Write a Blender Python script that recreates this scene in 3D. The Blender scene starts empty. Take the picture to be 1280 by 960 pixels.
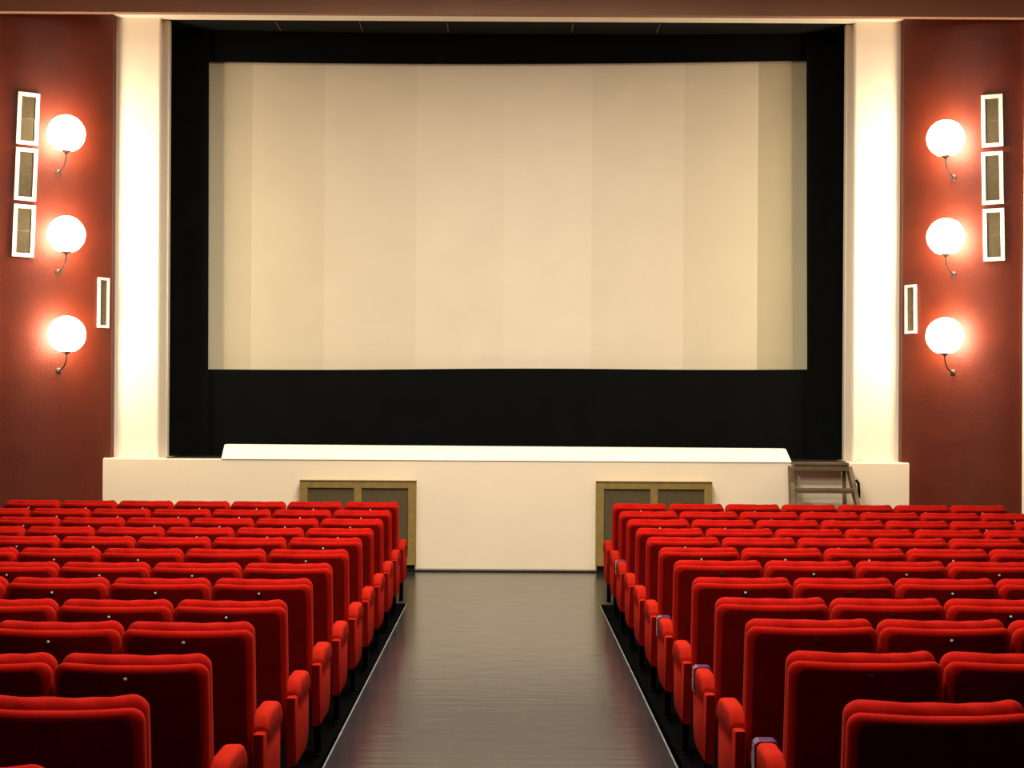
import bpy, bmesh, math, random
from mathutils import Vector, Matrix
random.seed(7)
C = bpy.context.scene
COL = C.collection
PI = math.pi

# ------------------------------------------------------------------ camera, light, exposure
F = 1900.0; EYE = 1.89; ROLL = 0.006; VX, VY = 633.0, 510.0
cd = bpy.data.cameras.new('camera'); cam = bpy.data.objects.new('camera', cd); COL.objects.link(cam)
cd.sensor_fit = 'HORIZONTAL'; cd.sensor_width = 36.0; cd.lens = 36.0 * F / 1280.0
cd.shift_x = (640 - VX) / 1280.0; cd.shift_y = (VY - 480) / 1280.0
cd.clip_start = 0.05; cd.clip_end = 100
cam.location = (0, 0, EYE); cam.rotation_euler = (PI / 2, -ROLL, 0)
C.camera = cam
vs = C.view_settings
vs.view_transform = 'Standard'; vs.look = 'None'; vs.gamma = 1; vs.use_curve_mapping = False
vs.exposure = 0.42
w = bpy.data.worlds.new('world'); C.world = w; w.use_nodes = True
w.node_tree.nodes['Background'].inputs[0].default_value = (0.02, 0.015, 0.012, 1)
w.node_tree.nodes['Background'].inputs[1].default_value = 1.0

HOUSE = (1.0, 0.92, 0.74)
def area(x, y, power, size=0.7, z=6.38, tilt=0.0):
    l = bpy.data.lights.new('ceiling_lamp_light', 'AREA'); l.shape = 'DISK'; l.size = size; l.energy = power; l.color = HOUSE
    o = bpy.data.objects.new('ceiling_lamp_light', l); COL.objects.link(o); o.location = (x, y, z)
    o.rotation_euler = (tilt, 0, 0)
    return o
for ly, pw in ((5.2, 125), (8.0, 125), (11.0, 125), (14.0, 110)):
    for lx, kx in ((-2.8, .58), (0.0, 1.75), (2.8, .58)):
        area(lx, ly, pw * kx * .80)
for lx, pw in ((-2.2, 30), (0.0, 150), (2.2, 30)):
    l = bpy.data.lights.new('screen_fill_light', 'POINT'); l.shadow_soft_size = .22; l.energy = pw; l.color = HOUSE  # unseen fill, added to lift the upper part of the screen
    o = bpy.data.objects.new('screen_fill_light', l); COL.objects.link(o); o.location = (lx, 11.5, 5.8)
GLOBE_STRENGTH = 42.0
GLOBE_COL = (1.0, 0.80, 0.56)

def P(px, py, d):
    dx, dy = px - VX, py - VY
    return Vector(((dx + ROLL * dy) * d / F, d, EYE - (dy - ROLL * dx) * d / F))

# ------------------------------------------------------------------ helpers
def link(name, me, mat=None, parent=None):
    o = bpy.data.objects.new(name, me); COL.objects.link(o)
    if mat is not None and not me.materials: me.materials.append(mat)
    if parent is not None: o.parent = parent
    return o
def mesh(name, bm, smooth=False, angle=None):
    bmesh.ops.recalc_face_normals(bm, faces=bm.faces)
    me = bpy.data.meshes.new(name); bm.to_mesh(me); bm.free()
    if smooth:
        for p in me.polygons: p.use_smooth = True
        if angle: me.set_sharp_from_angle(angle=math.radians(angle))
    return me
def tag(o, label, cat, group=None, kind=None):
    o['label'] = label; o['category'] = cat
    if group: o['group'] = group
    if kind: o['kind'] = kind
    return o
def empty(name, loc, rotz=0.0):
    o = bpy.data.objects.new(name, None); COL.objects.link(o); o.location = loc; o.rotation_euler = (0, 0, rotz)
    o.empty_display_size = 0.1
    return o
def add_box(bm, c, s, M=None, bevel=0.0, seg=2):
    r = bmesh.ops.create_cube(bm, size=1.0)
    vsx = r['verts']
    for v in vsx: v.co = Vector((v.co.x * s[0], v.co.y * s[1], v.co.z * s[2]))
    if bevel > 0:
        es = list({e for v in vsx for e in v.link_edges})
        rb = bmesh.ops.bevel(bm, geom=es, offset=bevel, segments=seg, profile=0.5, affect='EDGES')
        vsx = list({v for f in rb['faces'] for v in f.verts} | {v for v in vsx if v.is_valid})
        vsx = [v for v in vsx if v.is_valid]
    for v in vsx:
        co = v.co + Vector(c) if M is None else M @ (v.co + Vector(c))
        v.co = co
    return vsx
def prism(bm, pts, axis, a, b):
    """closed outline pts (u,v) extruded along axis from a to b"""
    def mk(u, v, t):
        return {'x': (t, u, v), 'y': (u, t, v), 'z': (u, v, t)}[axis]
    A = [bm.verts.new(mk(u, v, a)) for u, v in pts]; B = [bm.verts.new(mk(u, v, b)) for u, v in pts]
    n = len(pts)
    bm.faces.new(A); bm.faces.new(list(reversed(B)))
    for i in range(n): bm.faces.new((A[i], B[i], B[(i + 1) % n], A[(i + 1) % n]))
def tube(bm, path, r, n=10):
    rings = []
    for i, p in enumerate(path):
        p = Vector(p)
        t = (Vector(path[min(i + 1, len(path) - 1)]) - Vector(path[max(i - 1, 0)])).normalized()
        u = t.orthogonal().normalized() if i == 0 else (u - t * u.dot(t)).normalized()
        v = t.cross(u); rr = r[i] if isinstance(r, (list, tuple)) else r
        rings.append([bm.verts.new(p + (u * math.cos(2 * PI * k / n) + v * math.sin(2 * PI * k / n)) * rr) for k in range(n)])
    for a, b in zip(rings, rings[1:]):
        for k in range(n): bm.faces.new((a[k], a[(k + 1) % n], b[(k + 1) % n], b[k]))
    bm.faces.new(rings[0]); bm.faces.new(list(reversed(rings[-1])))
def lathe(bm, prof, n=24, M=Matrix()):
    rings = []
    for r, z in prof:
        if r < 1e-6: rings.append([bm.verts.new(M @ Vector((0, 0, z)))])
        else: rings.append([bm.verts.new(M @ Vector((r * math.cos(2 * PI * k / n), r * math.sin(2 * PI * k / n), z))) for k in range(n)])
    for a, b in zip(rings, rings[1:]):
        for k in range(n):
            k2 = (k + 1) % n
            if len(a) == 1 and len(b) == 1: continue
            if len(a) == 1: bm.faces.new((a[0], b[k], b[k2]))
            elif len(b) == 1: bm.faces.new((a[k], a[k2], b[0]))
            else: bm.faces.new((a[k], a[k2], b[k2], b[k]))

# ------------------------------------------------------------------ materials
def newmat(name):
    m = bpy.data.materials.new(name); m.use_nodes = True
    nt = m.node_tree; b = nt.nodes['Principled BSDF']
    return m, nt, b
def noise(nt, scale, detail=4, rough=0.6, stretch=None):
    tc = nt.nodes.new('ShaderNodeTexCoord'); n = nt.nodes.new('ShaderNodeTexNoise')
    n.inputs['Scale'].default_value = scale; n.inputs['Detail'].default_value = detail; n.inputs['Roughness'].default_value = rough
    if stretch:
        mp = nt.nodes.new('ShaderNodeMapping'); mp.inputs['Scale'].default_value = stretch
        nt.links.new(tc.outputs['Object'], mp.inputs[0]); nt.links.new(mp.outputs[0], n.inputs[0])
    else: nt.links.new(tc.outputs['Object'], n.inputs[0])
    return n
def ramp(nt, src, c0, c1, p0=0.3, p1=0.7):
    r = nt.nodes.new('ShaderNodeValToRGB'); r.color_ramp.elements[0].position = p0; r.color_ramp.elements[1].position = p1
    r.color_ramp.elements[0].color = (*c0, 1); r.color_ramp.elements[1].color = (*c1, 1)
    nt.links.new(src, r.inputs[0]); return r
def bump(nt, src, b, strength, dist=0.01):
    bp = nt.nodes.new('ShaderNodeBump'); bp.inputs['Strength'].default_value = strength; bp.inputs['Distance'].default_value = dist
    nt.links.new(src, bp.inputs['Height']); nt.links.new(bp.outputs[0], b.inputs['Normal']); return bp
def mat(name, col, rough=0.6, var=0.12, scale=6, bmp=0.0, bscale=60, metal=0.0, spec=0.5, stretch=None):
    m, nt, b = newmat(name)
    n = noise(nt, scale, stretch=stretch)
    r = ramp(nt, n.outputs['Fac'], tuple(c * (1 - var) for c in col), tuple(min(1, c * (1 + var)) for c in col))
    nt.links.new(r.outputs[0], b.inputs['Base Color'])
    b.inputs['Roughness'].default_value = rough; b.inputs['Metallic'].default_value = metal
    b.inputs['Specular IOR Level'].default_value = spec
    if bmp:
        n2 = noise(nt, bscale); bump(nt, n2.outputs['Fac'], b, bmp)
    return m
def velvet(name, c0, c1, sheen=0.5, tint=(1.0, 0.25, 0.15)):
    m, nt, b = newmat(name)
    n = noise(nt, 9, 5, 0.7); r = ramp(nt, n.outputs['Fac'], c0, c1)
    n2 = noise(nt, 260, 2, 0.6)
    mx = nt.nodes.new('ShaderNodeMix'); mx.data_type = 'RGBA'; mx.blend_type = 'MULTIPLY'; mx.inputs[0].default_value = 0.45
    r2 = ramp(nt, n2.outputs['Fac'], (0.45, 0.45, 0.45), (1, 1, 1))
    nt.links.new(r.outputs[0], mx.inputs[6]); nt.links.new(r2.outputs[0], mx.inputs[7]); nt.links.new(mx.outputs[2], b.inputs['Base Color'])
    b.inputs['Roughness'].default_value = 0.95; b.inputs['Specular IOR Level'].default_value = 0.03
    b.inputs['Sheen Weight'].default_value = sheen; b.inputs['Sheen Roughness'].default_value = 0.45
    b.inputs['Sheen Tint'].default_value = (*tint, 1)
    bump(nt, n2.outputs['Fac'], b, 0.25, 0.004)
    return m
M = {}
M['velvet'] = velvet('red_velvet', (0.31, 0.0045, 0.0025), (0.43, 0.008, 0.004), 0.10, (1.0, .12, .06))
M['rear'] = velvet('shaded_red_rear_cloth', (0.12, 0.0022, 0.0012), (0.17, 0.0036, 0.0018), 0.0)  # seat red darkened: shade on the rear faces is put into the colour
M['arm'] = velvet('orange_red_velvet', (0.33, 0.0105, 0.0042), (0.44, 0.0165, 0.0065), 0.0)
M['black_steel'] = mat('black_steel', (0.002, 0.002, 0.002), 0.9, 0.1, spec=0.02)
M['beam'] = mat('brown_beam_paint', (0.26, 0.14, 0.085), 0.8, 0.08, 1.2)
M['jamb'] = mat('shaded_cream_paint', (0.56, 0.50, 0.40), 0.75, 0.03, 1.3)  # cream dulled: the shadow beside the pillar is part of this colour
M['bronze'] = mat('dark_bronze', (0.05, 0.025, 0.015), 0.5, 0.1)
M['plate'] = mat('dark_plastic', (0.012, 0.003, 0.003), 0.4, 0.05)
M['white_plastic'] = mat('white_plastic', (0.62, 0.54, 0.52), 0.3, 0.03)
M['cream'] = mat('cream_plaster', (0.86, 0.78, 0.64), 0.75, 0.025, 1.3, 0.10, 30)
M['stagefront'] = mat('stage_front_paint', (0.82, 0.70, 0.53), 0.7, 0.03, 1.2, 0.08, 25)
M['coping'] = mat('coping_paint', (0.90, 0.88, 0.78), 0.7, 0.02, 1.5)
M['redwall'] = mat('oxide_red_plaster', (0.096, 0.0125, 0.0028), 0.48, 0.16, 2.2, 0.25, 40, spec=0.30)
M['sidewall'] = mat('side_wall_plaster', (0.10, 0.03, 0.02), 0.8, 0.1, 1.2)
M['ceiling'] = mat('dark_red_ceiling', (0.22, 0.075, 0.045), 0.8, 0.08, 1.2)
M['black'] = mat('black_masking_cloth', (0.0035, 0.0042, 0.004), 0.95, 0.15, 3, 0.2, 200, spec=0.05)
M['stageblack'] = mat('black_stage_paint', (0.008, 0.008, 0.008), 0.8, 0.3, 3, spec=0.15)
M['olive'] = mat('olive_brown_varnish', (0.235, 0.155, 0.035), 0.5, 0.18, 14, 0.15, 80)
M['darkpanel'] = mat('dark_olive_mesh', (0.085, 0.060, 0.020), 0.7, 0.2, 40, 0.3, 220)
M['oldwood'] = mat('old_grey_brown_wood', (0.115, 0.075, 0.035), 0.7, 0.3, 9, 0.3, 60, stretch=(1, 6, 6))
M['ventframe'] = mat('cream_frame_paint', (0.83, 0.74, 0.62), 0.5, 0.03)
M['slat'] = mat('olive_slat', (0.13, 0.10, 0.045), 0.55, 0.2, 20)
M['brass'] = mat('dull_brass', (0.35, 0.20, 0.10), 0.4, 0.1, metal=0.8)
M['edge'] = mat('worn_edge_metal', (0.16, 0.155, 0.14), 0.6, 0.3)
M['carpet'] = mat('black_floor_cover', (0.0022, 0.0022, 0.0022), 1.0, 0.2, 20, spec=0.0)
M['purple'] = mat('purple_plastic', (0.085, 0.030, 0.10), 0.18, 0.1)
def globe_mat():
    m, nt, b = newmat('lit_opal_glass')
    b.inputs['Base Color'].default_value = (0.9, 0.85, 0.8, 1); b.inputs['Roughness'].default_value = 0.3
    b.inputs['Emission Color'].default_value = (*GLOBE_COL, 1); b.inputs['Emission Strength'].default_value = GLOBE_STRENGTH
    return m
M['globe'] = globe_mat()
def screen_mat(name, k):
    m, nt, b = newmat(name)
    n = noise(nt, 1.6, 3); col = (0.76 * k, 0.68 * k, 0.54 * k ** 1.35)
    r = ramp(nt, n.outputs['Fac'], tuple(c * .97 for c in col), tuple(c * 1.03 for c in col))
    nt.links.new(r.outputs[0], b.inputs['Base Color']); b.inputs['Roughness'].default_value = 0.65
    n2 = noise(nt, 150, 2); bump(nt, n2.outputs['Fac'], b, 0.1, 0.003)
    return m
def floor_mat():
    m, nt, b = newmat('grey_linoleum')
    n = noise(nt, 3.0, 5, 0.65, (1, .5, 1)); r = ramp(nt, n.outputs['Fac'], (0.018, 0.018, 0.021), (0.028, 0.027, 0.029))
    geo = nt.nodes.new('ShaderNodeNewGeometry'); sp = nt.nodes.new('ShaderNodeSeparateXYZ'); nt.links.new(geo.outputs['Position'], sp.inputs[0])
    ab = nt.nodes.new('ShaderNodeMath'); ab.operation = 'ABSOLUTE'; nt.links.new(sp.outputs[0], ab.inputs[0])
    sb = nt.nodes.new('ShaderNodeMath'); sb.operation = 'SUBTRACT'; nt.links.new(ab.outputs[0], sb.inputs[0]); sb.inputs[1].default_value = 0.64
    ab2 = nt.nodes.new('ShaderNodeMath'); ab2.operation = 'ABSOLUTE'; nt.links.new(sb.outputs[0], ab2.inputs[0])
    lt = nt.nodes.new('ShaderNodeMath'); lt.operation = 'LESS_THAN'; nt.links.new(ab2.outputs[0], lt.inputs[0]); lt.inputs[1].default_value = 0.004
    mx = nt.nodes.new('ShaderNodeMix'); mx.data_type = 'RGBA'; nt.links.new(lt.outputs[0], mx.inputs[0])
    nt.links.new(r.outputs[0], mx.inputs[6]); mx.inputs[7].default_value = (0.012, 0.011, 0.012, 1)
    nt.links.new(mx.outputs[2], b.inputs['Base Color'])
    n3 = noise(nt, 5, 5, 0.7, (.7, 2, 1))
    mr = nt.nodes.new('ShaderNodeMapRange'); mr.inputs[3].default_value = 0.13; mr.inputs[4].default_value = 0.27
    nt.links.new(n3.outputs['Fac'], mr.inputs[0]); nt.links.new(mr.outputs[0], b.inputs['Roughness'])
    n2 = noise(nt, 5.0, 3, 0.5, (.35, 3.2, 1)); bump(nt, n2.outputs['Fac'], b, 0.38, 0.004)
    b.inputs['Specular IOR Level'].default_value = 0.55
    return m
M['floor'] = floor_mat()

# ------------------------------------------------------------------ structure
D0 = 17.54            # stage front
STAGE_Z = 1.287
CEIL_Z = 6.43
PILD = 17.78          # pillar face depth
WX = 6.15
def struct(name, bm, m, label, cat, smooth=False, angle=None):
    o = link(name, mesh(name, bm, smooth, angle), m); tag(o, label, cat, kind='structure'); return o

bm = bmesh.new(); add_box(bm, (0, 7.6, -0.05), (2 * WX + .2, 21.4, 0.1)); struct('floor', bm, M['floor'], 'glossy grey linoleum floor of the centre aisle', 'floor')
bm = bmesh.new(); add_box(bm, (0, (D0 - 3) / 2, CEIL_Z + .05), (2 * WX + .2, D0 + 3.0, 0.1)); struct('ceiling', bm, M['ceiling'], 'dark red brown ceiling above the hall', 'ceiling')
bm = bmesh.new(); add_box(bm, (0, -3.05, CEIL_Z / 2), (2 * WX + .2, .1, CEIL_Z)); struct('wall_back', bm, M['sidewall'], 'rear wall of the hall behind the seats', 'wall')

# curved oxide red walls beside the proscenium
AR, AC_L, AC_D = 1.8, 6.07, 18.65
def arc(theta, off=0.0):
    """|X|, depth of the curved wall at tangent angle theta (rad), off = distance in front of the surface"""
    return AC_L - (AR + off) * math.sin(theta), AC_D - (AR + off) * math.cos(theta)
for s, side, thend in ((-1, 'left', 13.2), (1, 'right', 11.0)):
    pts = []
    for i in range(33):
        t = math.radians(55.5 + (thend - 55.5) * i / 32); L, d = arc(t); pts.append((s * L, d))
    Le, de = arc(math.radians(thend))
    pts += [(s * Le, de + .0), (s * (WX + .1), de), (s * (WX + .1), 18.9), (s * 4.60, 18.9)]
    bm = bmesh.new(); prism(bm, pts, 'z', 0, CEIL_Z)
    struct('wall_stage_' + side, bm, M['redwall'], 'curved oxide red wall %s of the stage opening' % side, 'wall', True, 25)
    bm = bmesh.new(); add_box(bm, (s * (WX + .05), 6.9, CEIL_Z / 2), (.1, 19.9, CEIL_Z))
    struct('wall_' + side, bm, M['sidewall'], 'plain side wall on the %s of the hall' % side, 'wall')
    # cream pilaster at the frame edge
    bm = bmesh.new(); add_box(bm, (s * (Le + .17), de - .03, CEIL_Z / 2), (.33, .12, CEIL_Z), bevel=.008)
    struct('trim_%d' % (1 if s < 0 else 2), bm, M['cream'], 'narrow cream strip at the outer edge of the %s red wall' % side, 'trim')
    # white pillar: face + inner jamb
    inner = 4.075 if s < 0 else 4.055; edge_ = 422.5 / F * (PILD + .13) + (.014 if s < 0 else -.002)
    bm = bmesh.new()
    prism(bm, [(s * 4.72, PILD), (s * (inner + .02), PILD), (s * (inner + .006), PILD + .006), (s * inner, PILD + .02), (s * inner, PILD + .20), (s * 4.72, PILD + .20)], 'z', STAGE_Z - .02, CEIL_Z)
    struct('wall_pillar_' + side, bm, M['cream'], 'tall white pillar on the %s side of the stage opening' % side, 'pillar')

# recessed cream strips, shadow put into their colour, between pillars and black masking
for s, side in ((-1, 'left'), (1, 'right')):
    inner = 4.075 if s < 0 else 4.055; edge_ = 422.5 / F * (PILD + .10) + (.010 if s < 0 else -.004)
    bm = bmesh.new(); add_box(bm, (s * (inner + edge_) / 2, PILD + .15, (STAGE_Z + CEIL_Z) / 2), (inner - edge_ - .001, .10, CEIL_Z - STAGE_Z - .002), bevel=.004)
    struct('trim_%d' % (7 if s < 0 else 8), bm, M['jamb'], 'recessed cream strip with shade in its colour inside the %s white pillar' % side, 'trim')
# stage body
bm = bmesh.new()
prism(bm, [(D0 + .012, 0), (D0 + .012, 0.02), (D0, 0.03), (D0, STAGE_Z - .015), (D0 + .015, STAGE_Z), (18.9, STAGE_Z), (18.9, 0)], 'x', -4.672, 4.655)
struct('wall_stage_front', bm, M['stagefront'], 'cream painted front of the raised stage', 'stage')
bm = bmesh.new(); add_box(bm, (0, 18.27, STAGE_Z + .004), (7.86, 1.40, .008)); struct('floor_stage', bm, M['stageblack'], 'black stage floor under the screen', 'floor')
bm = bmesh.new(); add_box(bm, (0, D0 - .002, .007), (9.3, .03, .014)); struct('baseboard_stage', bm, M['stageblack'], 'thin black joint line at the foot of the stage front', 'baseboard')
# sloped coping in the middle
a0, a1 = P(277, 571.3, D0), P(989, 575, D0); b0, b1 = P(281, 555.5, D0 + .22), P(982, 561, D0 + .22)
bm = bmesh.new()
NX = 40
prev = None
for i in range(NX + 1):
    t = i / NX
    bow = 0.0
    xf = a0.x + (a1.x - a0.x) * t; xb = b0.x + (b1.x - b0.x) * t
    zt = b0.z + (b1.z - b0.z) * t
    rr = min(1.0, min(t, 1 - t) * NX / 1.0)
    ring = [(xf, D0 - .012, STAGE_Z - .006), (xf, D0 - .010, STAGE_Z + .004), (xb, D0 + .20, zt - .006), (xb, D0 + .225, zt), (xb, D0 + .42, zt), (xb, D0 + .42, STAGE_Z - .006)]
    vs_ = [bm.verts.new(p) for p in ring]
    if prev:
        for k in range(6): bm.faces.new((prev[k], prev[(k + 1) % 6], vs_[(k + 1) % 6], vs_[k]))
    else: bm.faces.new(vs_)
    prev = vs_
bm.faces.new(list(reversed(prev)))
struct('trim_3', bm, M['coping'], 'raised white sloping rim along the front of the stage', 'trim')
# bulkhead beam in front of the stage opening
bm = bmesh.new(); add_box(bm, (0, 16.73, 6.21 + .12), (2 * WX, .10, .24)); struct('ceiling_beam', bm, M['beam'], 'dark red brown beam under the ceiling in front of the stage', 'beam')
# header
bm = bmesh.new(); add_box(bm, (0, (D0 + 17.86) / 2, CEIL_Z + .05), (9.4, 17.86 - D0 - .002, .1)); struct('trim_4', bm, M['cream'], 'thin cream band along the top of the stage opening', 'trim')
bm = bmesh.new(); add_box(bm, (0, 18.43, CEIL_Z + .055), (9.4, 1.13, .1)); struct('ceiling_stage', bm, M['stageblack'], 'black ceiling above the stage', 'ceiling')
bm = bmesh.new(); add_box(bm, (0, 18.97, (CEIL_Z + 1) / 2), (2 * WX + .4, .1, CEIL_Z + 1)); struct('wall_stage_rear', bm, M['stageblack'], 'black wall behind the screen', 'wall')
# battens on the black stage ceiling
for i, (px, wd) in enumerate(((346, 'leftmost'), (450, 'second from left'), (559, 'middle'), (716, 'second from right'), (824, 'rightmost'))):
    p = P(px, 29, 18.0)
    bm = bmesh.new(); add_box(bm, (0, .2, 0), (.014, .40, .012), bevel=.002)
    o = link('wooden_batten', mesh('wooden_batten', bm), M['oldwood']); o.location = (p.x, 17.93, CEIL_Z - .001)
    tag(o, 'thin pale batten under the black stage ceiling, %s of five' % wd, 'batten', 'thin battens above the screen')

# seating floors following the slight rake, with metal edge
LD = [.890, .905, .915, .920, .915, .912, .908, .895, .880, .864, .845, .815, .785]
RD = [.890, .900, .905, .905, .895, .885, .876, .874, .866, .838, .823, .804, .785]
SEAT_H = 0.97; SCZ = 0.983; SP = 0.5345
LD = [v + .014 for v in LD]; RD = [v + .014 for v in RD]; LD[8] += .012; LD[12] += .014; RD[11] += .012
def row_d(k): return 1026.0 * (.01397 - .000894 * k)
def base_z(side, k): return max(0.0, EYE - (LD if side < 0 else RD)[k] - SEAT_H * SCZ) + .006
for s, side in ((-1, 'left'), (1, 'right')):
    e = .955 if s < 0 else .918
    prof = [(14.62, 0.004), (14.6, .006)]
    for k in range(13): prof.append((row_d(k), base_z(s, k)))
    prof += [(1.0, .16), (-3.0, .25)]
    bm = bmesh.new(); poly = prof + [(-3.0, -.02), (14.62, -.02)]
    prism(bm, poly, 'x', s * e, s * WX)
    struct('floor_seating_' + side, bm, M['carpet'], 'black floor under the %s block of seats' % side, 'floor')
    bm = bmesh.new()
    add_box(bm, (s * (e - .008), (14.6 - 3) / 2, .003), (.007, 17.6, .005))
    struct('trim_%d' % (5 if s < 0 else 6), bm, M['edge'], 'thin metal edging strip along the %s side of the aisle' % side, 'trim')

# ------------------------------------------------------------------ screen and masking
def scr_d(x): return 18.58 - .13 * (x / 3.65) ** 2
panels = [(255, 315, .66), (315, 405, .77), (405, 520, .835), (520, 630, .885), (630, 740, .915), (740, 855, .865), (855, 947, .79), (947, 1016, .55)]  # seam tones, plus light falloff toward the sides put into the colour
root = empty('cinema_screen', (0, 18.5, STAGE_Z + .02)); tag(root, 'large pale cinema screen framed by black masking above the stage', 'screen')
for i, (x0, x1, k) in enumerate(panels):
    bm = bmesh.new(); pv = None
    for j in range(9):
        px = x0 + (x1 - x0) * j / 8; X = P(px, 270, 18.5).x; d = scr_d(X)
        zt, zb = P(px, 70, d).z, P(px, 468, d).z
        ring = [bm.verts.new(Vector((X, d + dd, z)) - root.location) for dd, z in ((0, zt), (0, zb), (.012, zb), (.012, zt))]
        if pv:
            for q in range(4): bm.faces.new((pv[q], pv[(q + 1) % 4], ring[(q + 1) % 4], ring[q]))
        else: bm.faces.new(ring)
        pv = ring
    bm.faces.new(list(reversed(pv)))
    o = link('screen_panel', mesh('screen_panel', bm, True, 30), screen_mat('screen_fabric_falloff_%d' % i, k), root)
def cloth(name, label, pts_fn, nx, nz, folds, th=.012):
    bm = bmesh.new(); g = []
    for i in range(nx + 1):
        row = []
        for j in range(nz + 1):
            p = pts_fn(i / nx, j / nz); p = p + Vector((0, folds * (math.sin(i * 1.7) + .5 * math.sin(i * .61 + 1)), 0))
            row.append(p)
        g.append(row)
    lo = Vector((sum(r[0].x for r in g) / len(g), g[0][0].y, min(r[0].z for r in g)))
    A = [[bm.verts.new(p - lo) for p in r] for r in g]; B = [[bm.verts.new(p - lo + Vector((0, th, 0))) for p in r] for r in g]
    for i in range(nx):
        for j in range(nz):
            bm.faces.new((A[i][j], A[i + 1][j], A[i + 1][j + 1], A[i][j + 1])); bm.faces.new((B[i][j], B[i][j + 1], B[i + 1][j + 1], B[i + 1][j]))
    for i in range(nx):
        bm.faces.new((A[i][0], B[i][0], B[i + 1][0], A[i + 1][0])); bm.faces.new((A[i][nz], A[i + 1][nz], B[i + 1][nz], B[i][nz]))
    for j in range(nz):
        bm.faces.new((A[0][j], A[0][j + 1], B[0][j + 1], B[0][j])); bm.faces.new((A[nx][j], B[nx][j], B[nx][j + 1], A[nx][j + 1]))
    o = link(name, mesh(name, bm, True, 60), M['black']); o.location = lo
    tag(o, label, 'curtain', 'black masking around the screen'); return o
def lerp(a, b, t): return a + (b - a) * t
def scr_top(px):   # pixel row of the screen's top edge
    t = (px - 261) / 748.0; return lerp(77, 75.5, t) + 3.6 * (1 - (2 * t - 1) ** 2)
def scr_bot(px):
    t = (px - 261) / 748.0; return lerp(461.5, 461.5, t) + 0.8 * math.sin(t * 9)
def f_top(u, v):
    px = lerp(255, 1016, u); X = P(px, 100, 18.4).x; d = scr_d(X) - .10
    zb = P(px, scr_top(px), d).z; return Vector((P(px, 80, d).x, d, lerp(zb, CEIL_Z - .003, v)))
def f_bot(u, v):
    px = lerp(255, 1016, u); X = P(px, 100, 18.4).x; d = scr_d(X) - .11
    zt = P(px, scr_bot(px), d).z; return Vector((P(px, 460, d).x, d, lerp(STAGE_Z + .013, zt, v)))
def side_fn(pi, po):
    def f(u, v):
        d = 18.29
        pin = lerp(pi[1], pi[0], v)
        xi = P(pin, lerp(461, 77, v), d).x; xo = P(po, 270, d).x
        return Vector((lerp(xo, xi, u), d, lerp(STAGE_Z + .013, CEIL_Z - .003, v)))
    return f
cloth('masking_curtain', 'long black masking across the top of the screen', f_top, 60, 4, .0)
cloth('masking_curtain', 'deep black masking cloth below the screen, down to the stage floor', f_bot, 60, 6, .004)
cloth('masking_curtain', 'tall black masking at the left side of the screen', side_fn((261, 260.5), 203), 10, 12, .004)
cloth('masking_curtain', 'tall black masking at the right side of the screen', side_fn((1008, 1010), 1062), 10, 12, .004)

# ------------------------------------------------------------------ wall lamps
def solve_theta(px, s, off):
    best = None
    for i in range(2000):
        t = math.radians(10 + 46 * i / 2000); L, d = arc(t, off)
        e = abs(VX + s * L * F / d - px)
        if best is None or e < best[0]: best = (e, t, L, d)
    return best[1:]
GR = 0.205; GOFF = 0.275
LAMPS = [(-1, 83, 167, 'top', 'left'), (-1, 83, 293, 'middle', 'left'), (-1, 83.5, 418, 'lowest', 'left'),
         (1, 1182, 173, 'top', 'right'), (1, 1182, 296, 'middle', 'right'), (1, 1181, 420, 'lowest', 'right')]
gm = pm = None
bm = bmesh.new(); bmesh.ops.create_uvsphere(bm, u_segments=36, v_segments=20, radius=GR)
for v in bm.verts:
    if v.co.z < -GR * .93: v.co.z = -GR * .93
gm = mesh('globe', bm, True); gm.materials.append(M['globe'])
bm = bmesh.new(); lathe(bm, [(0, -.225), (.018, -.225), (.024, -.21), (.05, -.199), (.054, -.190), (.0, -.185)], 20); cup = mesh('holder', bm, True, 40); cup.materials.append(M['bronze'])
# local frame: -y points out of the wall, origin at the wall plate
bm = bmesh.new(); tube(bm, [(0, -GOFF, -.22), (0, -GOFF, -.26), (0, -GOFF + .03, -.31), (0, -GOFF + .09, -.355), (0, -.10, -.385), (0, -.012, -.40)], .008, 10); armm = mesh('bracket_arm', bm, True, 50); armm.materials.append(M['bronze'])
bm = bmesh.new(); lathe(bm, [(0, .015), (.02, .015), (.03, .01), (.036, .002), (.036, 0), (0, 0)], 24, Matrix.Translation((0, 0, -.40)) @ Matrix.Rotation(PI / 2, 4, 'X')); platem = mesh('wall_plate', bm, True, 40); platem.materials.append(M['bronze'])
for s, px, py, wd, side in LAMPS:
    px0 = px + ROLL * (py - VY)
    t, L, d = solve_theta(px0, s, GOFF)
    Lw, dw = arc(t, 0.0)
    z = P(px, py, d).z
    r = empty('wall_lamp', (s * Lw, dw, z)); r.rotation_euler = (0, 0, -s * t)
    tag(r, 'lit round globe wall lamp, %s of three on the %s red wall' % (wd, side), 'lamp', 'lit globe lamps on the %s red wall' % side)
    g = link('globe', gm, None, r); g.location = (0, -GOFF, 0)
    h = link('holder', cup, None, r); h.location = (0, -GOFF, 0)
    link('bracket_arm', armm, None, r); link('wall_plate', platem, None, r)

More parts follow.
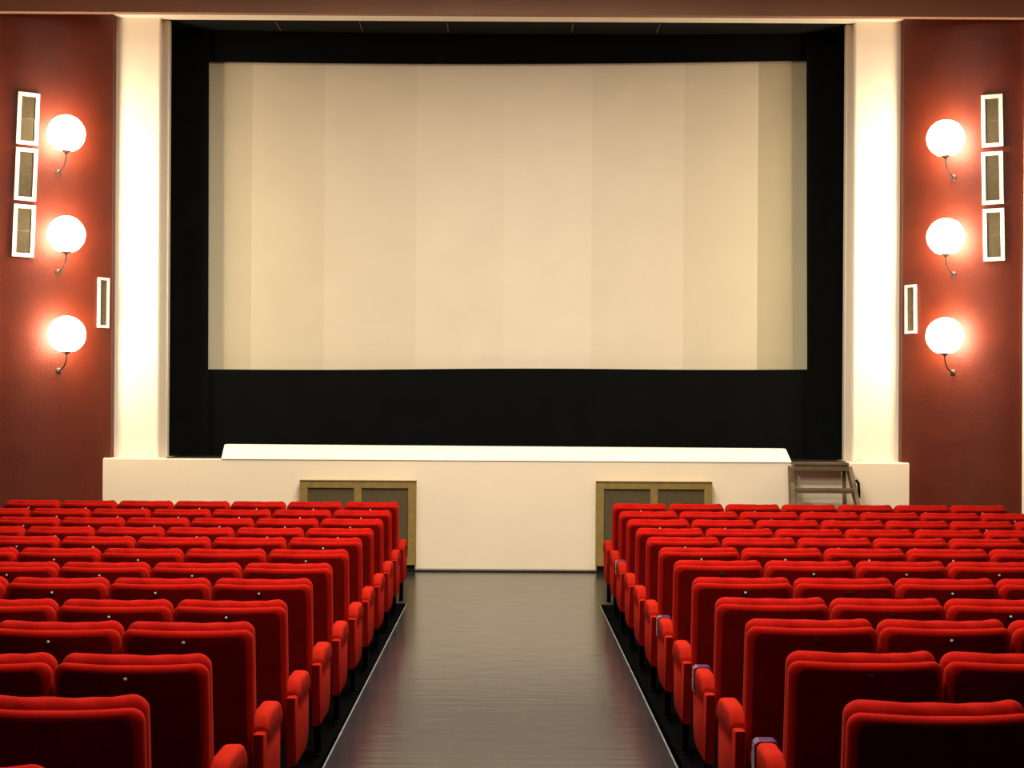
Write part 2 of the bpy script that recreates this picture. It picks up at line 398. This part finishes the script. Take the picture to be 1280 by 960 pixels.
# ------------------------------------------------------------------ vents
def vent(px, py, s, wv, hv, lean, label, group):
    px0 = px + ROLL * (py - VY)
    t, L, d = solve_theta(px0, s, .015); Lw, dw = arc(t, 0.001)
    z = P(px, py, d).z
    r = empty('wall_vent', (s * Lw, dw, z)); r.rotation_euler = (0, lean, -s * t)
    r.rotation_mode = 'XYZ'
    tag(r, label, 'vent', group)
    fw = .042 if wv > .2 else .028
    bm = bmesh.new()
    for c, sz in (((-wv / 2 + fw / 2, -.014, 0), (fw, .03, hv)), ((wv / 2 - fw / 2, -.014, 0), (fw, .03, hv)), ((0, -.014, hv / 2 - fw / 2), (wv - 2 * fw + .002, .03, fw)), ((0, -.014, -hv / 2 + fw / 2), (wv - 2 * fw + .002, .03, fw))):
        add_box(bm, c, sz, bevel=.003)
    link('frame', mesh('frame', bm), M['ventframe'], r)
    bm = bmesh.new(); iw, ih = wv - 2 * fw, hv - 2 * fw
    add_box(bm, (0, -.002, 0), (iw, .004, ih)); n = int(iw / .014)
    for k in range(n):
        x = -iw / 2 + (k + .5) * iw / n
        add_box(bm, (x, -.009, 0), (.006, .012, ih - .002))
    add_box(bm, (0, -.011, 0), (iw, .012, .010))
    link('grille', mesh('grille', bm), M['slat'], r)
for px, py, wd in ((35.0, 148.5, 'top'), (32.5, 218, 'middle'), (29.8, 288.5, 'lowest')):
    vent(px, py, -1, .235, .585, .036, 'white framed vent left of the globe lamps, %s of the three stacked' % wd, 'stacked vents on the left red wall')
for px, py, wd in ((1240.3, 151, 'top'), (1240.8, 222.5, 'middle'), (1242.3, 293.5, 'lowest')):
    vent(px, py, 1, .23, .585, -.022, 'white framed vent right of the globe lamps, %s of the three stacked' % wd, 'stacked vents on the right red wall')
vent(129.3, 378.5, -1, .152, .575, .01, 'slim white framed vent beside the left white pillar', None)
vent(1138.3, 386.5, 1, .152, .560, -.01, 'slim white framed vent beside the right white pillar', None)

# ------------------------------------------------------------------ cabinets on the stage front
def cabinet(x0, x1, y0, label):
    dF = D0 - .13
    a, b = P(x0, y0, dF), P(x1, y0, dF); W = b.x - a.x; H = (a.z + b.z) / 2
    r = empty('low_cabinet', ((a.x + b.x) / 2, dF, 0)); tag(r, label, 'cabinet')
    base = .085; fw = .088; dep = .13
    bm = bmesh.new(); add_box(bm, (0, dep / 2 + .02, base / 2), (W - .03, dep - .04, base)); link('plinth', mesh('plinth', bm), M['stageblack'], r)
    bm = bmesh.new()
    add_box(bm, (-W / 2 + .01, dep / 2 + .012, (H + base) / 2), (.02, dep - .024, H - base)); add_box(bm, (W / 2 - .01, dep / 2 + .012, (H + base) / 2), (.02, dep - .024, H - base))
    add_box(bm, (0, dep / 2 + .012, H - .011), (W, dep - .024, .02)); add_box(bm, (0, dep / 2 + .012, base + .01), (W - .04, dep - .024, .02))
    link('carcass', mesh('carcass', bm), M['olive'], r)
    bm = bmesh.new()
    add_box(bm, (0, .0, H - .003), (W + .012, .05, .008), bevel=.002)
    add_box(bm, (-W / 2 + fw / 2, 0, (H + base) / 2), (fw, .024, H - base), bevel=.003); add_box(bm, (W / 2 - fw / 2, 0, (H + base) / 2), (fw, .024, H - base), bevel=.003)
    add_box(bm, (0, 0, H - fw / 2), (W - 2 * fw + .002, .024, fw), bevel=.003); add_box(bm, (0, 0, base + fw / 2), (W - 2 * fw + .002, .024, fw), bevel=.003)
    add_box(bm, (0, 0, (H + base) / 2), (.088, .024, H - base - 2 * fw + .002), bevel=.003)
    link('front_frame', mesh('front_frame', bm), M['olive'], r)
    iw = (W - 2 * fw - .088) / 2
    for sx in (-1, 1):
        bm = bmesh.new(); add_box(bm, (0, .018, 0), (iw, .008, H - base - 2 * fw))
        for k in range(int(iw / .02)): add_box(bm, (-iw / 2 + (k + .5) * .02, .012, 0), (.005, .006, H - base - 2 * fw - .01))
        o = link('inset_panel', mesh('inset_panel', bm), M['darkpanel'], r); o.location = (sx * (.044 + iw / 2), 0, (H + base) / 2)
cabinet(375, 520, 600.5, 'low olive brown two panel cabinet on the stage front, left of the aisle')
cabinet(745.5, 890, 602, 'low olive brown two panel cabinet on the stage front, right of the aisle')

# ------------------------------------------------------------------ wooden steps
xl, xr = P(988, 580, 17.45).x, P(1060, 580, 17.45).x
r = empty('wooden_steps', ((xl + xr) / 2, 17.1, 0)); tag(r, 'old brown wooden steps leaning on the right end of the stage front', 'steps')
cx = (xl + xr) / 2; hw = (xr - xl) / 2
treads = [(1.275, 17.415), (.985, 17.22), (.70, 17.04), (.42, 16.86), (.14, 16.68)]
for i, (z, d) in enumerate(treads):
    bm = bmesh.new(); wd = hw + .018 * i - .02
    add_box(bm, (0, d - 17.1, z), (2 * wd, .22, .03), bevel=.004)
    if i == 0: add_box(bm, (0, d - 17.1 - .085, z - .045), (2 * wd, .022, .065), bevel=.003)
    else: add_box(bm, (0, d - 17.1 - .095, z - .005), (2 * wd, .022, .060), bevel=.003)
    link('tread', mesh('tread', bm), M['oldwood'], r)
for s in (-1, 1):
    bm = bmesh.new()
    # leaning stringer, splaying outwards slightly towards the floor
    top = (s * (hw - .0), 17.42 - 17.1, 1.245); bot = (s * (hw + .11), 16.58 - 17.1, 0.0)
    tv, bv = Vector(top), Vector(bot)
    hx, hy = (.022, .075)
    q = [bm.verts.new(tv + Vector((dx, dy, 0))) for dx, dy in ((-hx, -hy), (hx, -hy), (hx, hy), (-hx, hy))]
    q2 = [bm.verts.new(bv + Vector((dx, dy, 0))) for dx, dy in ((-hx, -hy), (hx, -hy), (hx, hy), (-hx, hy))]
    bm.faces.new(q); bm.faces.new(list(reversed(q2)))
    for k in range(4): bm.faces.new((q[k], q2[k], q2[(k + 1) % 4], q[(k + 1) % 4]))
    link('stringer', mesh('stringer', bm), M['oldwood'], r)
    bm = bmesh.new(); tv = Vector((s * (hw - .035), .40, 1.24)); bv = Vector((s * (hw - .01), .40, 0))
    q = [bm.verts.new(tv + Vector((dx, dy, 0))) for dx, dy in ((-.018, -.02), (.018, -.02), (.018, .02), (-.018, .02))]
    q2 = [bm.verts.new(bv + Vector((dx, dy, 0))) for dx, dy in ((-.018, -.02), (.018, -.02), (.018, .02), (-.018, .02))]
    bm.faces.new(q); bm.faces.new(list(reversed(q2)))
    for k in range(4): bm.faces.new((q[k], q2[k], q2[(k + 1) % 4], q[(k + 1) % 4]))
    link('leg', mesh('leg', bm), M['oldwood'], r)
bm = bmesh.new(); add_box(bm, (-hw - .022, 0.17, 1.10), (.030, .10, .27), bevel=.004); link('side_board', mesh('side_board', bm), M['oldwood'], r)
bm = bmesh.new()
tube(bm, [(hw + .035, .10, 1.10), (hw + .062, .09, 1.06), (hw + .066, .08, .96), (hw + .060, .06, .90)], .016, 8)
link('hand_grip', mesh('hand_grip', bm, True), M['black_steel'], r)
# small fitting on the ledge
p = P(1071, 577, 17.66)
bm = bmesh.new(); add_box(bm, (-.03, 0, .012), (.05, .05, .024), bevel=.004); tube(bm, [(0, 0, .03), (.055, -.01, .03)], .020, 12)
o = link('cable_clamp', mesh('cable_clamp', bm, True, 40), M['stagefront']); o.location = (p.x, 17.66, STAGE_Z + .0005)
tag(o, 'small pale fitting on the ledge at the foot of the right white pillar', 'fitting')

# ------------------------------------------------------------------ cinema seats
def outline(hw_, z0, z1, rt, rb=.02, seg=7):
    pts = []
    def corner(cx_, cz_, r_, a0_):
        for i in range(seg + 1):
            a_ = a0_ + (PI / 2) * i / seg; pts.append((cx_ + r_ * math.cos(a_), cz_ + r_ * math.sin(a_)))
    corner(hw_ - rt, z1 - rt, rt, 0)
    for i in range(1, 16):
        pts.append((lerp(hw_ - rt, -hw_ + rt, i / 16), z1))
    corner(-hw_ + rt, z1 - rt, rt, PI / 2)
    for i in range(1, 8): pts.append((-hw_, lerp(z1 - rt, z0 + rb, i / 8)))
    corner(-hw_ + rb, z0 + rb, rb, PI)
    for i in range(1, 16): pts.append((lerp(-hw_ + rb, hw_ - rb, i / 16), z0))
    corner(hw_ - rb, z0 + rb, rb, 1.5 * PI)
    for i in range(1, 8): pts.append((hw_, lerp(z0 + rb, z1 - rt, i / 8)))
    return pts
def pillow(bm, hw_, z0, z1, rt, ya, yb, ra, rb_, bulge=0.0):
    """slab in XZ with rounded rims: rear face at ya (radius ra), front face at yb (radius rb_)"""
    base = outline(hw_, z0, z1, rt); cz = (z0 + z1) / 2
    def ring(inset, y):
        out = []
        for x, z in base:
            fx = (hw_ - inset) / hw_; fz = ((z1 - z0) / 2 - inset) / ((z1 - z0) / 2)
            out.append(bm.verts.new((x * fx, y, cz + (z - cz) * fz)))
        return out
    rings = []
    for f in (.75, .5, .25): rings.append(ring(hw_ * f, ya - bulge * f * .5))
    for i in range(7):
        a_ = PI / 2 * i / 6; rings.append(ring(ra * (1 - math.sin(a_)), ya + ra * (1 - math.cos(a_))))
    for i in range(7):
        a_ = PI / 2 * i / 6; rings.append(ring(rb_ * (1 - math.cos(a_)), yb - rb_ * (1 - math.sin(a_))))
    for f in (.25, .5, .75): rings.append(ring(hw_ * f, yb + bulge * f))
    n = len(base)
    for A, B in zip(rings, rings[1:]):
        for k in range(n): bm.faces.new((A[k], B[k], B[(k + 1) % n], A[(k + 1) % n]))
    for rg, flip in ((rings[0], 0), (rings[-1], 1)):
        c = bm.verts.new(sum((v.co for v in rg), Vector()) / n)
        for k in range(n): bm.faces.new((rg[k], rg[(k + 1) % n], c))
LEAN = .13
def deform(bm, zref=SEAT_H, bend=.060, wav=0.0):
    for v in bm.verts:
        x = v.co.x / .265
        v.co.y += bend * x * x + (zref - v.co.z) * LEAN
        v.co.z += wav * (x * x - .5) + wav * .5 * math.sin(v.co.x * 31 + 1.0)
def rear_mesh():
    bm = bmesh.new(); pillow(bm, .262, .30, .947, .040, 0.0, .056, .025, .022, .0); deform(bm, wav=.0008)
    me = mesh('back_panel', bm, True); me.materials.append(M['velvet']); me.materials.append(M['rear'])
    n = len(outline(.262, .30, .947, .040))
    for p in me.polygons:
        if p.index < 3 * n or (p.center.y < .30 and len(p.vertices) == 3 and p.normal.y < 0): p.material_index = 1  # rear face takes the red with shade in it
    return me
def cushion_mesh(sd):
    bm = bmesh.new(); pillow(bm, .257, .36, .970, .046, .050, .155, .044, .048, .02); deform(bm, wav=.001 * (1 if sd else -1))
    rr = random.Random(3 + sd)
    ph = rr.random() * 6
    for v in bm.verts:      # soft wrinkles along the top roll
        if v.co.z > .93: v.co.z += .0016 * math.sin(v.co.x * 47 + ph + v.co.y * 60) + .0012 * math.sin(v.co.x * 19 + ph * 2) + .001 * (v.co.x / .26) ** 2
    return mesh('backrest', bm, True)
def seat_mesh():
    bm = bmesh.new(); pillow(bm, .225, -.21, .21, .05, -.05, .05, .03, .03, .015)
    Mx = Matrix.Translation((0, .285, .60)) @ Matrix.Rotation(-.12, 4, 'X')
    bm.transform(Mx); return mesh('seat', bm, True)
def side_outline(y0, y1, z0, z1):
    pts = [(y0, z0), ]
    for i in range(9):
        a_ = -PI / 2 + PI / 2 * i / 8; pts.append((y1 - .14 + .14 * math.cos(a_), z0 + .10 + .10 * math.sin(a_)))
    pts += [(y1, z1), (y0, z1)]
    return pts
def panel_mesh(x0, x1, y0):
    bm = bmesh.new(); prism(bm, side_outline(y0, .53, .198, .52), 'x', x0, x1)
    bmesh.ops.remove_doubles(bm, verts=bm.verts, dist=1e-4)
    es = [e for e in bm.edges if abs(e.verts[0].co.x - e.verts[1].co.x) < 1e-6]
    bmesh.ops.bevel(bm, geom=es, offset=.010, segments=2, profile=.5, affect='EDGES')
    me = mesh('side_panel', bm, True, 50); me.materials.append(M['arm']); me.materials.append(M['rear'])
    for p in me.polygons:
        if p.normal.y < -.75: p.material_index = 1  # face turned from the stage gets its shade as colour
    return me
def pad_mesh(x0, x1, y0):
    """padded armrest with rounded top, falling at its front end"""
    bm = bmesh.new(); rings = []
    ys = [y0, y0 + .006, y0 + .015, y0 + .03, y0 + .055, y0 + .09, y0 + .15, .36, .44, .49, .52, .537, .545]
    for y in ys:
        tfr = max(0.0, (y - .44) / .105); zt = .587 - .060 * tfr ** 2.4 - .050 * max(0.0, 1 - (y - y0) / .09) ** 2.2; zb = .470
        ins = .006 if y in (y0, ys[-1]) else 0.0
        hw_ = (x1 - x0) / 2 - ins; cxx = (x0 + x1) / 2; ring = []
        r_ = .024
        prof = [(-hw_ + .008, zb), (-hw_, zb + .012)]
        for i in range(6): a_ = PI - PI / 2 * i / 5; prof.append((-hw_ + r_ + r_ * math.cos(a_), zt - r_ + r_ * math.sin(a_)))
        for i in range(6): a_ = PI / 2 - PI / 2 * i / 5; prof.append((hw_ - r_ + r_ * math.cos(a_), zt - r_ + r_ * math.sin(a_)))
        prof += [(hw_, zb + .012), (hw_ - .008, zb)]
        rings.append([bm.verts.new((cxx + x, y, z)) for x, z in prof])
    n = len(rings[0])
    for A, B in zip(rings, rings[1:]):
        for k in range(n): bm.faces.new((A[k], A[(k + 1) % n], B[(k + 1) % n], B[k]))
    bm.faces.new(rings[0]); bm.faces.new(list(reversed(rings[-1])))
    return mesh('armrest', bm, True, 50)
def cover_mesh(x0, x1):
    bm = bmesh.new(); hw_ = (x1 - x0) / 2 + .006; cxx = (x0 + x1) / 2; rings = []
    for y, lift in ((.415, .004), (.45, .007), (.475, .008)):
        zt = .587 + lift; r_ = .022; prof = [(-hw_, .47)]
        for i in range(5): a_ = PI - PI / 2 * i / 4; prof.append((-hw_ + r_ + r_ * math.cos(a_), zt - r_ + r_ * math.sin(a_)))
        for i in range(5): a_ = PI / 2 - PI / 2 * i / 4; prof.append((hw_ - r_ + r_ * math.cos(a_), zt - r_ + r_ * math.sin(a_)))
        prof.append((hw_, .50))
        inner = [(x * .955, z - .003) for x, z in reversed(prof)]
        rings.append([bm.verts.new((cxx + x, y, z)) for x, z in prof + inner])
    n = len(rings[0])
    for A, B in zip(rings, rings[1:]):
        for k in range(n): bm.faces.new((A[k], A[(k + 1) % n], B[(k + 1) % n], B[k]))
    h = n // 2
    for rg in (rings[0], rings[-1]):
        for k in range(h - 1): bm.faces.new((rg[k], rg[k + 1], rg[n - 2 - k], rg[n - 1 - k]))
    return mesh('plastic_cover', bm, True, 50)
def leg_mesh(x):
    bm = bmesh.new(); add_box(bm, (x, .30, .10), (.035, .07, .20), bevel=.004); add_box(bm, (x, .30, .005), (.038, .16, .010), bevel=.003)
    return mesh('leg', bm)
def tagm():
    bm = bmesh.new(); add_box(bm, (0, 0, 0), (.024, .008, .020), bevel=.002); bm.transform(Matrix.Translation((0, (SEAT_H - .902) * LEAN - .001, .902)))
    return mesh('number_plate', bm)
def dotm():
    bm = bmesh.new(); lathe(bm, [(0, .005), (.0045, .004), (.0066, .002), (.0066, 0), (0, 0)], 14, Matrix.Rotation(PI / 2, 4, 'X')); bm.transform(Matrix.Translation((0, (SEAT_H - .904) * LEAN - .006, .904)))
    return mesh('rivet', bm, True, 40)
MS = {'back_panel': rear_mesh(), 'cush0': cushion_mesh(0), 'cush1': cushion_mesh(1), 'seat': seat_mesh(), 'plate': tagm(), 'dot': dotm()}
for k in ('cush0', 'cush1', 'seat'): MS[k].materials.append(M['velvet'])
MS['plate'].materials.append(M['plate']); MS['dot'].materials.append(M['white_plastic'])
for s in (-1, 1):      # s = block side; the aisle is towards -s * x
    a = -s
    def rng(p, q): return (min(p, q), max(p, q))
    x0, x1 = rng(a * .262, a * .312); MS['panel_aisle', s] = panel_mesh(x0, x1, .07)
    x0, x1 = rng(a * .240, a * .318); MS['pad_aisle', s] = pad_mesh(x0, x1, .045 + .10)
    MS['cover', s] = cover_mesh(x0, x1)
    MS['leg_aisle', s] = leg_mesh(a * .275)
    x0, x1 = rng(-a * .258, -a * .281); MS['panel_in', s] = panel_mesh(x0, x1, .30)
    x0, x1 = rng(-a * .240, -a * .292); MS['pad_in', s] = pad_mesh(x0, x1, .335)
    MS['leg_in', s] = leg_mesh(-a * .27)
for k, me in MS.items():
    if isinstance(k, tuple) and not k[0].startswith('panel'):
        me.materials.append({'panel': M['arm'], 'pad': M['arm'], 'leg': M['black_steel'], 'cover': M['purple']}[k[0].split('_')[0]])
ORD = ['first', 'second', 'third', 'fourth', 'fifth', 'sixth', 'seventh', 'eighth', 'ninth', 'tenth', 'eleventh', 'twelfth', 'thirteenth']
NODOT = {(1, 6, 0), (1, 8, 0), (1, 10, 0), (1, 11, 0), (1, 10, 1), (1, 7, 1), (1, 8, 1), (-1, 11, 0), (-1, 7, 3)}
rs = random.Random(11)
nseats = 0
for s in (-1, 1):
    for k in range(13):
        if s == 1 and k == 12: continue
        d = row_d(k); bz = base_z(s, k)
        e = 1.010 if s < 0 else lerp(1.006, .962, k / 11)
        drop = (LD if s < 0 else RD)[k]
        for j in range(7):
            X = s * (e + .262 + SP * j)
            edge_in = abs(X) - .27                      # is it in the frame at all?
            pxe = VX + s * edge_in * F / d
            if pxe < -6 or pxe > 1286: continue
            r = empty('cinema_chair', (X, d, EYE - drop - SEAT_H if EYE - drop - SEAT_H > 0 else .006))
            r.location.z = bz; r.location.y = d - .07; r.scale = (1, 1, SCZ)
            r.rotation_euler = (0, 0, rs.uniform(-.006, .006))
            side = 'left' if s < 0 else 'right'
            place = 'at the aisle' if j == 0 else '%s from the aisle' % ORD[j]
            extra = ' with purple plastic on its armrest' if (s == 1 and j == 0 and k in (2, 6, 8, 10)) else ''
            if extra: lab = 'red cinema chair at the aisle, right block, %s row from stage, purple plastic on armrest' % ORD[k]
            elif k == 0: lab = 'red velvet cinema chair, %s block, front row nearest the stage, %s' % (side, place)
            else: lab = 'red cinema chair, %s block, %s row from the stage, %s' % (side, ORD[k], place)
            tag(r, lab, 'chair', 'red cinema chairs in the %s block' % side)
            link('back_panel', MS['back_panel'], None, r); link('backrest', MS['cush%d' % rs.randint(0, 1)], None, r)
            link('seat', MS['seat'], None, r)
            if k < 12:
                pl = link('number_plate', MS['plate'], None, r)
                if (s, k, j) not in NODOT and rs.random() < .8: link('rivet', MS['dot'], None, pl)
            if j == 0:
                link('side_panel', MS['panel_aisle', s], None, r); link('armrest', MS['pad_aisle', s], None, r); link('leg', MS['leg_aisle', s], None, r)
                if extra: link('plastic_cover', MS['cover', s], None, r)
            link('side_panel', MS['panel_in', s], None, r); link('armrest', MS['pad_in', s], None, r); link('leg', MS['leg_in', s], None, r)
            nseats += 1
print('seats', nseats)
